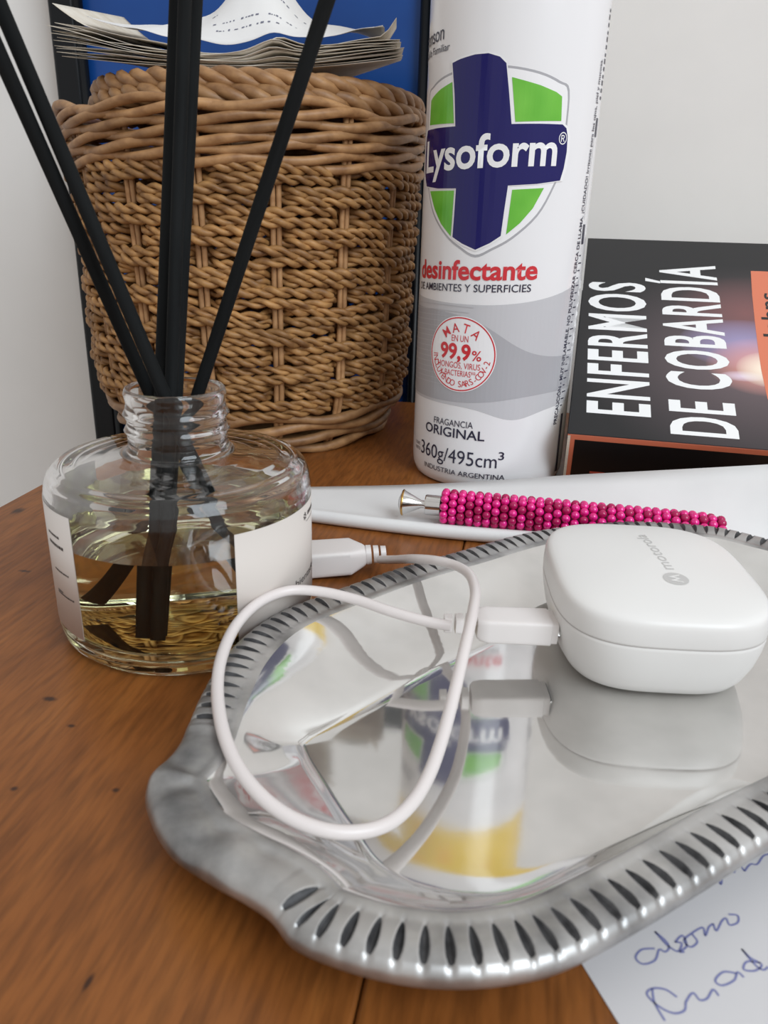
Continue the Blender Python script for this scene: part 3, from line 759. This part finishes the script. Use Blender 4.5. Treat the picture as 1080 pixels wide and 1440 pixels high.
lob = (1 - ridge) * .00022 * (np.sin(np.arange(NT) * 2 * math.pi / NT * 61) + np.sin(np.arange(NT) * 2 * math.pi / NT * 37 + 1))
ringd(.0016, .0096); ringd(.0005, .0103); ringd(.0, .0116); ringd(.0004, .0130, .2, .0002); ringd(.0012, .0139, .21, .0003)
b0 = len(rings)
for (d_, z_, w_, g_) in zip([.0018, .0030, .0042, .0054, .0066, .0077, .0086], [.0142, .0144, .0145, .0144, .0143, .0141, .0139], [.13, .20, .215, .20, .165, .11, .04], [.0006, .0010, .0011, .0011, .0009, .0006, .0002]):
    ringd(d_, z_, w_, g_)
b1 = len(rings)
ringd(.0096, .0138); ringd(.0108, .0140); ringd(.0118, .0136)
last = rings[-1]
for t, z in [(.12, .0124), (.30, .0101), (.52, .0076), (.74, .0056), (.90, .0045), (.97, .0040), (1.0, .0036)]:
    rings.append(np.concatenate([last[:, :2] * (1 - t) + Fxy * t, np.full((NT, 1), z)], 1))
e0 = len(rings)
for t in (.985, .9, .6, .3): rings.append(np.concatenate([Fxy * t, np.full((NT, 1), .0034)], 1))
nr = len(rings)
V = np.concatenate(rings, 0).tolist(); F = []; fm = []
idx = np.arange(NT); nxt = (idx + 1) % NT
gcol = (np.arange(NT) % SUB >= 3) & (np.arange(NT) % SUB < 7) & (ridge > .5)
for k in range(nr - 1):
    for i in range(NT):
        j = nxt[i]; F.append((k * NT + i, k * NT + j, (k + 1) * NT + j, (k + 1) * NT + i))
        fm.append(2 if (b0 <= k < b1 - 1 and gcol[i]) else (0 if k >= b1 + 2 else 1))
c0 = len(V); V.append((0, 0, .0034))
for i in range(NT): F.append(((nr - 1) * NT + i, (nr - 1) * NT + nxt[i], c0)); fm.append(0)
# underside
under = []
for d, z in [(.0016, .0096), (.0030, .0104), (.0050, .0118), (.0110, .0112)]:
    under.append(np.concatenate([Oxy + Nin * d, np.full((NT, 1), z)], 1))
for t, z in [(.5, .0050), (.9, .0012), (1.0, .0002)]:
    under.append(np.concatenate([under[3][:, :2] * (1 - t) + Fxy * t, np.full((NT, 1), z)], 1))
u0 = len(V); V += np.concatenate(under, 0).tolist()
for k in range(len(under) - 1):
    for i in range(NT):
        j = nxt[i]; a = u0 + k * NT; F.append((a + i, a + NT + i, a + NT + j, a + j)); fm.append(1)
cb = len(V); V.append((0, 0, .0002)); a = u0 + (len(under) - 1) * NT
for i in range(NT): F.append((a + nxt[i], a + i, cb)); fm.append(1)
for i in range(NT): F.append((i, u0 + i, u0 + nxt[i], nxt[i])); fm.append(1)
tray = mesh_obj('metal_tray', V, F, [M_TRAY, M_RIM, M_PATINA], fmat=fm)
tray.location = (TCX, TCY, 0.0003)
tag(tray, 'polished pewter serving tray with notched rim and mirror-like floor', 'tray')
TF = .0038

# ------------------------------------------------------------------ white earbud charging case
M_PLASTIC = principled('white_plastic', srgb(228, 226, 224), rough=0.38)
M_LOGO = principled('logo_grey', srgb(192, 190, 188), rough=0.4)
CSX, CSY, HX, HY = .0744, .1985, .0278, .0330
case = empty('earbud_case', (CSX, CSY, TF), 'white rounded earbud charging case with grey logo sitting on the tray', 'earbud case')
case.rotation_euler = (0, 0, rad(-3))
def superring(k, z, n=96, e=3.3, kx=1.0):
    out = []
    for i in range(n):
        a = 2 * math.pi * i / n; c_, s_ = math.cos(a), math.sin(a)
        out.append((HX * k * math.copysign(abs(c_) ** (2 / e), c_), HY * k * math.copysign(abs(s_) ** (2 / e), s_), z))
    return out
def loft(name, prof, parent, mat, e=3.3):
    V, F = [], []; n = 96
    for k, z in prof: V += superring(max(k, 1e-4), z, n, e)
    for r_ in range(len(prof) - 1):
        for i in range(n):
            j = (i + 1) % n; F.append((r_ * n + i, r_ * n + j, (r_ + 1) * n + j, (r_ + 1) * n + i))
    return mesh_obj(name, V, F, mat, parent)
loft('case_body', [(0, 0), (.40, 0), (.66, .0001), (.77, .0007), (.835, .0020), (.89, .0046), (.945, .0090), (.978, .0135), (.990, .0165), (.989, .0174), (.984, .0176), (.5, .0176), (0, .0176)], case, M_PLASTIC)
LP = [(0, .01765), (.5, .01765), (.983, .01765), (.990, .0178), (.993, .0182), (.991, .0210), (.987, .0226), (.980, .0236), (.968, .0243), (.948, .0248), (.915, .0252), (.86, .0256), (.72, .0263), (.5, .0270), (.25, .0275), (0, .0277)]
lidc = loft('case_lid', LP, case, M_PLASTIC)
bl = mesh_obj('lid_seam', *merge(tube(superring(.986, .01762), .00016, 6, True, ref=(0, 0, 1))), principled('seam_grey', srgb(176, 170, 168), rough=.6), case)
# logo on the lid: round mark, then the word reading away from it
def lidz(x, y):
    e = 3.3; k = (abs(x / HX) ** e + abs(y / HY) ** e) ** (1 / e)
    return float(np.interp(k, [0, .25, .5, .72, .86, .915], [.0277, .0275, .0270, .0263, .0256, .0252])) + .00006
def onlid(ox, oy, ang):
    ca, sa = math.cos(ang), math.sin(ang)
    def fn(x, y):
        px, py = ox + x * ca - y * sa, oy + x * sa + y * ca
        return (px, py, lidz(px, py))
    return fn
LOX, LOY, LANG = .0032, -.0125, rad(93)
n_ = 40
ring = [(.0033 * math.cos(2 * math.pi * i / n_), .0033 * math.sin(2 * math.pi * i / n_)) for i in range(n_)]
mk = mapped('round_mark', poly2d(ring), onlid(LOX, LOY, LANG), M_LOGO, lidc, .0012)
emb = poly2d([(-.0022, -.0016), (-.0010, .0018), (0, -.0002), (.0010, .0018), (.0022, -.0016), (.0016, -.0014), (.0009, .0002), (0, -.0013), (-.0009, .0002), (-.0016, -.0014)])
mapped('wing_mark', emb, (lambda f: (lambda x, y: (f(x, y)[0], f(x, y)[1], f(x, y)[2] + .00006)))(onlid(LOX, LOY, LANG)), M_PLASTIC, lidc)
mapped('brand_lettering', fit_text('motorola', .0052, .0310, -.0013, -.0013, .0034), onlid(LOX, LOY, LANG), M_LOGO, lidc, .002)
sock = bm_obj('charging_port', box_bm(.0010, .0086, .0034, .0006, 2, (-.0262, -.0115, .0112)), principled('port_dark', srgb(70, 66, 64), rough=.5), case)

# ------------------------------------------------------------------ charging cable
M_CABLE = principled('white_cable', srgb(218, 210, 208), rough=0.35)
M_CABLE2 = principled('plug_plastic', srgb(226, 220, 218), rough=0.3)
cable = empty('charging_cable', (0.02, .185, TF), 'white charging cable looped over the tray and plugged into the earbud case', 'cable')
cpath = [(0.0186, 0.1843, 0.0162), (0.0122, 0.1849, 0.0170), (0.0026, 0.1881, 0.0180), (-0.0072, 0.1927, 0.0190), (-0.0172, 0.1949, 0.0200), (-0.0260, 0.1938, 0.0205), (-0.0329, 0.1876, 0.0200), (-0.0371, 0.1771, 0.0190), (-0.0381, 0.1638, 0.0182), (-0.0368, 0.1514, 0.0174), (-0.0332, 0.1382, 0.0166), (-0.0287, 0.1286, 0.0152), (-0.0234, 0.1219, 0.0137), (-0.0174, 0.1177, 0.0120), (-0.0105, 0.1157, 0.0105), (-0.0038, 0.1162, 0.0095), (0.0023, 0.1192, 0.0090), (0.0072, 0.1247, 0.0095), (0.0110, 0.1321, 0.0110), (0.0142, 0.1412, 0.0140), (0.0172, 0.1516, 0.0180), (0.0205, 0.1645, 0.0225), (0.0234, 0.1780, 0.0240), (0.0252, 0.1902, 0.0240), (0.0247, 0.2017, 0.0232), (0.0214, 0.2098, 0.0222), (0.0155, 0.2161, 0.0208), (0.0093, 0.2240, 0.0175), (0.0042, 0.2374, 0.0110), (-0.0008, 0.2454, 0.0072)]
cpath = catmull(cpath, 14) - np.array([0.02, .185, TF])
mesh_obj('cord', *tube(cpath, .00145, 12), M_CABLE, cable)
def framed(origin, direction, upv=(0, 0, 1)):
    x = Vector(direction).normalized(); z = Vector(upv); y = z.cross(x).normalized(); z = x.cross(y)
    M = Matrix((x, y, z)).transposed().to_4x4(); M.translation = Vector(origin) - Vector((0.02, .185, TF)); return M
def loft_rect(name, secs, mat, M, parent):
    """secs: (x, half_y, half_z, corner)"""
    V, F = [], []; n = 40
    for (x, hy, hz, e) in secs:
        for i in range(n):
            a = 2 * math.pi * (i + .5) / n; c_, s_ = math.cos(a), math.sin(a)
            V.append(tuple(M @ Vector((x, hy * math.copysign(abs(c_) ** (2 / e), c_), hz * math.copysign(abs(s_) ** (2 / e), s_)))))
    for r_ in range(len(secs) - 1):
        for i in range(n):
            j = (i + 1) % n; F.append((r_ * n + i, r_ * n + j, (r_ + 1) * n + j, (r_ + 1) * n + i))
    F.append(tuple(range(n - 1, -1, -1))); F.append(tuple(range((len(secs) - 1) * n, len(secs) * n)))
    return mesh_obj(name, V, F, mat, parent)
def sharp(o, ang=35):
    o.data.set_sharp_from_angle(angle=rad(ang)); return o
# small plug entering the case
pm0 = Vector((0.0163, 0.1837, 0.0165)); pm1 = Vector((.0482, .1872, .0150))
M1 = framed(pm1, pm1 - Vector((.0262, .1868, .0155)))
plug = sharp(loft_rect('small_plug', [(-.0225, .0036, .0028, 5), (-.0215, .0045, .0032, 7), (-.0195, .0048, .0034, 9), (-.0030, .0050, .0035, 8), (-.0028, .0046, .0031, 8), (-.0012, .0046, .0031, 8)], M_CABLE2, M1, cable))
sharp(loft_rect('connector_tip', [(-.0013, .0034, .0012, 6), (.0012, .0034, .0012, 6)], M_METAL, M1, plug))
for k in range(3):
    sharp(loft_rect('strain_rib', [(-.0232 - k * .0030, .0026 - k * .0002, .0026 - k * .0002, 4), (-.0252 - k * .0030, .0026 - k * .0002, .0025 - k * .0002, 4)], M_CABLE2, M1, plug))
# larger plug lying on the table behind the bottle
pa = Vector((.0005, .2520, .0066)); pb_ = Vector((-.0220, .2500, .0050))
M2 = framed(pb_, pb_ - pa)
plug2 = sharp(loft_rect('large_plug', [(-.0165, .0030, .0026, 3), (-.0150, .0042, .0034, 4), (-.0105, .0074, .0044, 9), (.0035, .0076, .0045, 9), (.0085, .0070, .0042, 9)], M_CABLE2, M2, cable))
sharp(loft_rect('connector_tip', [(.0085, .0060, .0022, 10), (.0200, .0060, .0022, 10)], M_METAL, M2, plug2))
for k in range(3):
    sharp(loft_rect('strain_rib', [(-.0162 - k * .0026, .0034 - k * .0003, .0032 - k * .0003, 3), (-.0180 - k * .0026, .0033 - k * .0003, .0031 - k * .0003, 3)], M_CABLE2, M2, plug2))

# ------------------------------------------------------------------ folded white sheet under the pen
fs = empty('folded_sheet', (0, .30, 0), 'white folded paper sheet curling up in front of the spray can', 'paper')
front = catmull([(-.075, .3080), (-.0287, .2935), (.0223, .2805), (.060, .2755), (.100, .2735), (.150, .2730)], 10)
back = catmull([(-.075, .330, .0016), (-.0323, .333, .0024), (.0125, .3335, .0045), (.0505, .3325, .0080), (.0800, .3255, .0135), (.1088, .318, .0185), (.1352, .3105, .0233), (.1700, .300, .0300)], 10)
def resamp(P, n):
    d = np.concatenate([[0], np.cumsum(np.linalg.norm(np.diff(P, axis=0), axis=1))]); t = np.linspace(0, d[-1], n)
    return np.stack([np.interp(t, d, P[:, k]) for k in range(P.shape[1])], 1)
nS = 60; FR = resamp(front, nS); BK = resamp(back, nS)
V, F = [], []; cols = None
for i in range(nS):
    f2 = np.array([FR[i][0], FR[i][1]]); b3 = BK[i]
    col = []
    dirv = (b3[:2] - f2); dirv /= np.linalg.norm(dirv)
    R_ = .0026
    # under layer, roll at the front, then the top layer rising to the back edge
    for w in (.030, .015): p = f2 + dirv * w; col.append((p[0], p[1], .0003))
    for a in np.linspace(-90, 110, 9): 
        p = f2 + dirv * (R_ - R_ * math.cos(rad(a)));  col.append((p[0], p[1], .0003 + R_ + R_ * math.sin(rad(a))))
    for t in (.12, .25, .4, .55, .7, .85, 1.0):
        zt = .0030 * (1 - t) + b3[2] * t
        zt = .0022 * (1 - t) + b3[2] * t if t > .2 else .0040 - .008 * t
        e = t ** 1.6 * b3[2] + (1 - t) * .0030
        p = f2 + (b3[:2] - f2) * (.08 + .92 * t); col.append((p[0], p[1], max(e, .0012)))
    cols = len(col); V += [(x, y - .30, z) for x, y, z in col]
for i in range(nS - 1):
    for k in range(cols - 1):
        a = i * cols + k; F.append((a, a + 1, a + cols + 1, a + cols))
o = mesh_obj('sheet', V, F, M_WHITEPAPER, fs)
md = o.modifiers.new('thick', 'SOLIDIFY'); md.thickness = .0002; md.offset = 0

# ------------------------------------------------------------------ beaded pen
M_BEAD = noise_color(principled('magenta_bead', rough=0.18, Coat_Weight=.5), srgb(214, 16, 112), srgb(246, 44, 158), 900, 1)
M_BEAD2 = principled('dark_magenta_bead', srgb(176, 22, 88), rough=0.16)
M_CHROME = principled('pen_chrome', (0.72, 0.71, 0.70), rough=0.15, metal=1.0)
M_CORE = principled('pen_core', srgb(96, 10, 50), rough=0.3)
M_GOLD = principled('pen_gold_ring', srgb(190, 150, 90), rough=0.25, metal=1.0)
p0 = Vector((0.0062, 0.2956, 0.0100)); p1 = Vector((0.1338, 0.2727, 0.0092))
pen = empty('beaded_pen', p0, 'magenta beaded pen with chrome cone end lying on the folded white sheet', 'pen')
pen.rotation_euler = (p1 - p0).to_track_quat('X', 'Z').to_euler()
PL = (p1 - p0).length
def lathe_x(name, prof, mat, seg=32, parent=None):
    V, F = lathe(prof, seg); V = [(z, x, y) for x, y, z in V]
    return mesh_obj(name, V, F, mat, parent or pen)
sharp(lathe_x('clicker_cone', [(0, -.0002), (.0022, -.0002), (.0050, .0012), (.0052, .0016), (.0048, .0022), (.0016, .0088), (.0016, .0106)], M_CHROME), 30)
lathe_x('cone_ring', [(.0050, .0010), (.0054, .0014), (.0050, .0019)], M_GOLD)
sharp(lathe_x('collar', [(.0016, .0104), (.0038, .0104), (.0041, .0108), (.0041, .0165), (.0050, .0166)], M_CHROME), 30)
x_b = .0172
lathe_x('barrel', [(0, x_b), (.0049, x_b), (.0049, PL - .012), (.0040, PL - .0065), (0, PL - .0060)], M_CORE)
bm = bmesh.new(); bmesh.ops.create_icosphere(bm, subdivisions=2, radius=.00172)
bead_me = bpy.data.meshes.new('bead'); bm.to_mesh(bead_me); bm.free(); bead_me.materials.append(M_BEAD)
bead_me.polygons.foreach_set('use_smooth', [True] * len(bead_me.polygons))
bead_me2 = bead_me.copy(); bead_me2.materials.clear(); bead_me2.materials.append(M_BEAD2)
bm = bmesh.new(); rest = []
pitch_ = .00335; nring = int((PL - .004 - x_b) / pitch_); per_ring = 11
cand = []
bpy.context.view_layer.update()
for i in range(nring):
    x = x_b + .0012 + i * pitch_
    rr_ = .0056 if x < PL - .014 else .0056 - (x - (PL - .014)) * .14
    for k in range(per_ring):
        a = 2 * math.pi * (k + .5 * (i % 2)) / per_ring
        cand.append((x, rr_ * math.cos(a), rr_ * math.sin(a)))
rot = pen.rotation_euler.to_matrix()
def facing(c):
    nrm = rot @ Vector((0, c[1], c[2])).normalized(); return nrm.z * .7 - nrm.y * .7
cand.sort(key=facing, reverse=True)
for c in cand[:300]:
    dark = random.random() < .28
    o = link('bead', bead_me2 if dark else bead_me, pen); o.location = c
for c in cand[300:]:
    bmesh.ops.create_icosphere(bm, subdivisions=1, radius=.00172, matrix=Matrix.Translation(Vector(c)))
if cand[300:]:
    o = bm_obj('bead_remainder', bm, M_BEAD2, pen); o['kind'] = 'stuff'

# ------------------------------------------------------------------ handwritten note
nt0 = Vector((0.0359, 0.0967, 0.0000)); nt1 = Vector((0.0392, 0.0868, 0.0000))
e1 = (nt1 - nt0).normalized(); e2 = Vector((-e1.y, e1.x, 0))
c0_ = nt0 - e1 * .020
note = empty('handwritten_note', (c0_.x, c0_.y, 0), 'white note sheet with blue handwriting tucked under the tray rim', 'note')
crn = [Vector((0, 0, 0)), e1 * .11, e1 * .11 + e2 * .085, e2 * .085]
V = [(v.x, v.y, .00005) for v in crn] + [(v.x, v.y, .0002) for v in crn]
nsheet = mesh_obj('sheet', V, [(3, 2, 1, 0), (4, 5, 6, 7), (0, 1, 5, 4), (1, 2, 6, 5), (2, 3, 7, 6), (3, 0, 4, 7)], principled('note_paper', srgb(204, 202, 204), rough=.8), note, smooth=False)
M_INK = principled('blue_ink', srgb(116, 120, 168), rough=.6)
for pts in [[(0.0492, 0.1005, 0.0002), (0.0468, 0.1002, 0.0002), (0.0453, 0.0986, 0.0002), (0.0462, 0.0974, 0.0002), (0.0485, 0.0982, 0.0002), (0.0499, 0.1003, 0.0002), (0.0508, 0.0999, 0.0002), (0.0518, 0.1008, 0.0002), (0.0516, 0.1022, 0.0002), (0.0503, 0.1040, 0.0002)],
    [(0.0503, 0.1040, 0.0002), (0.0514, 0.1016, 0.0002), (0.0522, 0.1006, 0.0002), (0.0532, 0.1001, 0.0002), (0.0543, 0.1017, 0.0002), (0.0532, 0.1019, 0.0002)],
    [(0.0532, 0.1019, 0.0002), (0.0550, 0.1033, 0.0002), (0.0550, 0.1012, 0.0002), (0.0534, 0.1000, 0.0002), (0.0542, 0.1000, 0.0002)],
    [(0.0568, 0.1037, 0.0002), (0.0572, 0.1021, 0.0002), (0.0556, 0.1010, 0.0002), (0.0550, 0.1024, 0.0002), (0.0574, 0.1042, 0.0002)],
    [(0.0574, 0.1042, 0.0002), (0.0593, 0.1051, 0.0002), (0.0591, 0.1034, 0.0002), (0.0604, 0.1052, 0.0002), (0.0615, 0.1060, 0.0002)],
    [(0.0615, 0.1060, 0.0002), (0.0615, 0.1045, 0.0002), (0.0633, 0.1066, 0.0002), (0.0643, 0.1072, 0.0002), (0.0644, 0.1058, 0.0002), (0.0661, 0.1064, 0.0002), (0.0667, 0.1079, 0.0002), (0.0651, 0.1081, 0.0002)],
    [(0.0500, 0.0915, 0.0002), (0.0485, 0.0928, 0.0002), (0.0464, 0.0929, 0.0002), (0.0452, 0.0918, 0.0002), (0.0465, 0.0898, 0.0002), (0.0485, 0.0887, 0.0002), (0.0504, 0.0892, 0.0002), (0.0511, 0.0906, 0.0002)],
    [(0.0464, 0.0929, 0.0002), (0.0460, 0.0904, 0.0002), (0.0467, 0.0874, 0.0002)],
    [(0.0511, 0.0906, 0.0002), (0.0524, 0.0920, 0.0002), (0.0531, 0.0922, 0.0002), (0.0536, 0.0911, 0.0002), (0.0549, 0.0914, 0.0002), (0.0565, 0.0930, 0.0002), (0.0570, 0.0919, 0.0002)],
    [(0.0616, 0.0961, 0.0002), (0.0595, 0.0963, 0.0002), (0.0575, 0.0947, 0.0002), (0.0583, 0.0938, 0.0002), (0.0607, 0.0948, 0.0002), (0.0619, 0.0963, 0.0002), (0.0626, 0.0954, 0.0002)],
    [(0.0666, 0.0982, 0.0002), (0.0644, 0.0984, 0.0002), (0.0632, 0.0969, 0.0002), (0.0650, 0.0967, 0.0002), (0.0667, 0.0979, 0.0002), (0.0653, 0.0992, 0.0002), (0.0645, 0.1009, 0.0002)],
    [(0.0645, 0.1009, 0.0002), (0.0655, 0.0979, 0.0002), (0.0665, 0.0969, 0.0002), (0.0676, 0.0975, 0.0002)],
    [(0.0664, 0.1166, 0.0002), (0.0664, 0.1150, 0.0002), (0.0671, 0.1162, 0.0002)],
    [(0.0691, 0.1194, 0.0002), (0.0703, 0.1201, 0.0002), (0.0701, 0.1180, 0.0002), (0.0719, 0.1201, 0.0002), (0.0724, 0.1184, 0.0002)],
    [(0.0724, 0.1184, 0.0002), (0.0743, 0.1202, 0.0002), (0.0757, 0.1203, 0.0002), (0.0778, 0.1224, 0.0002), (0.0794, 0.1231, 0.0002)]]:
    P = catmull([(x, y) for x, y, z in pts], 8)
    b_ = ribbon2d(P, .00036)
    mapped('ink_stroke', b_, lambda x, y: (x - c0_.x, y - c0_.y, .00026), M_INK, nsheet)
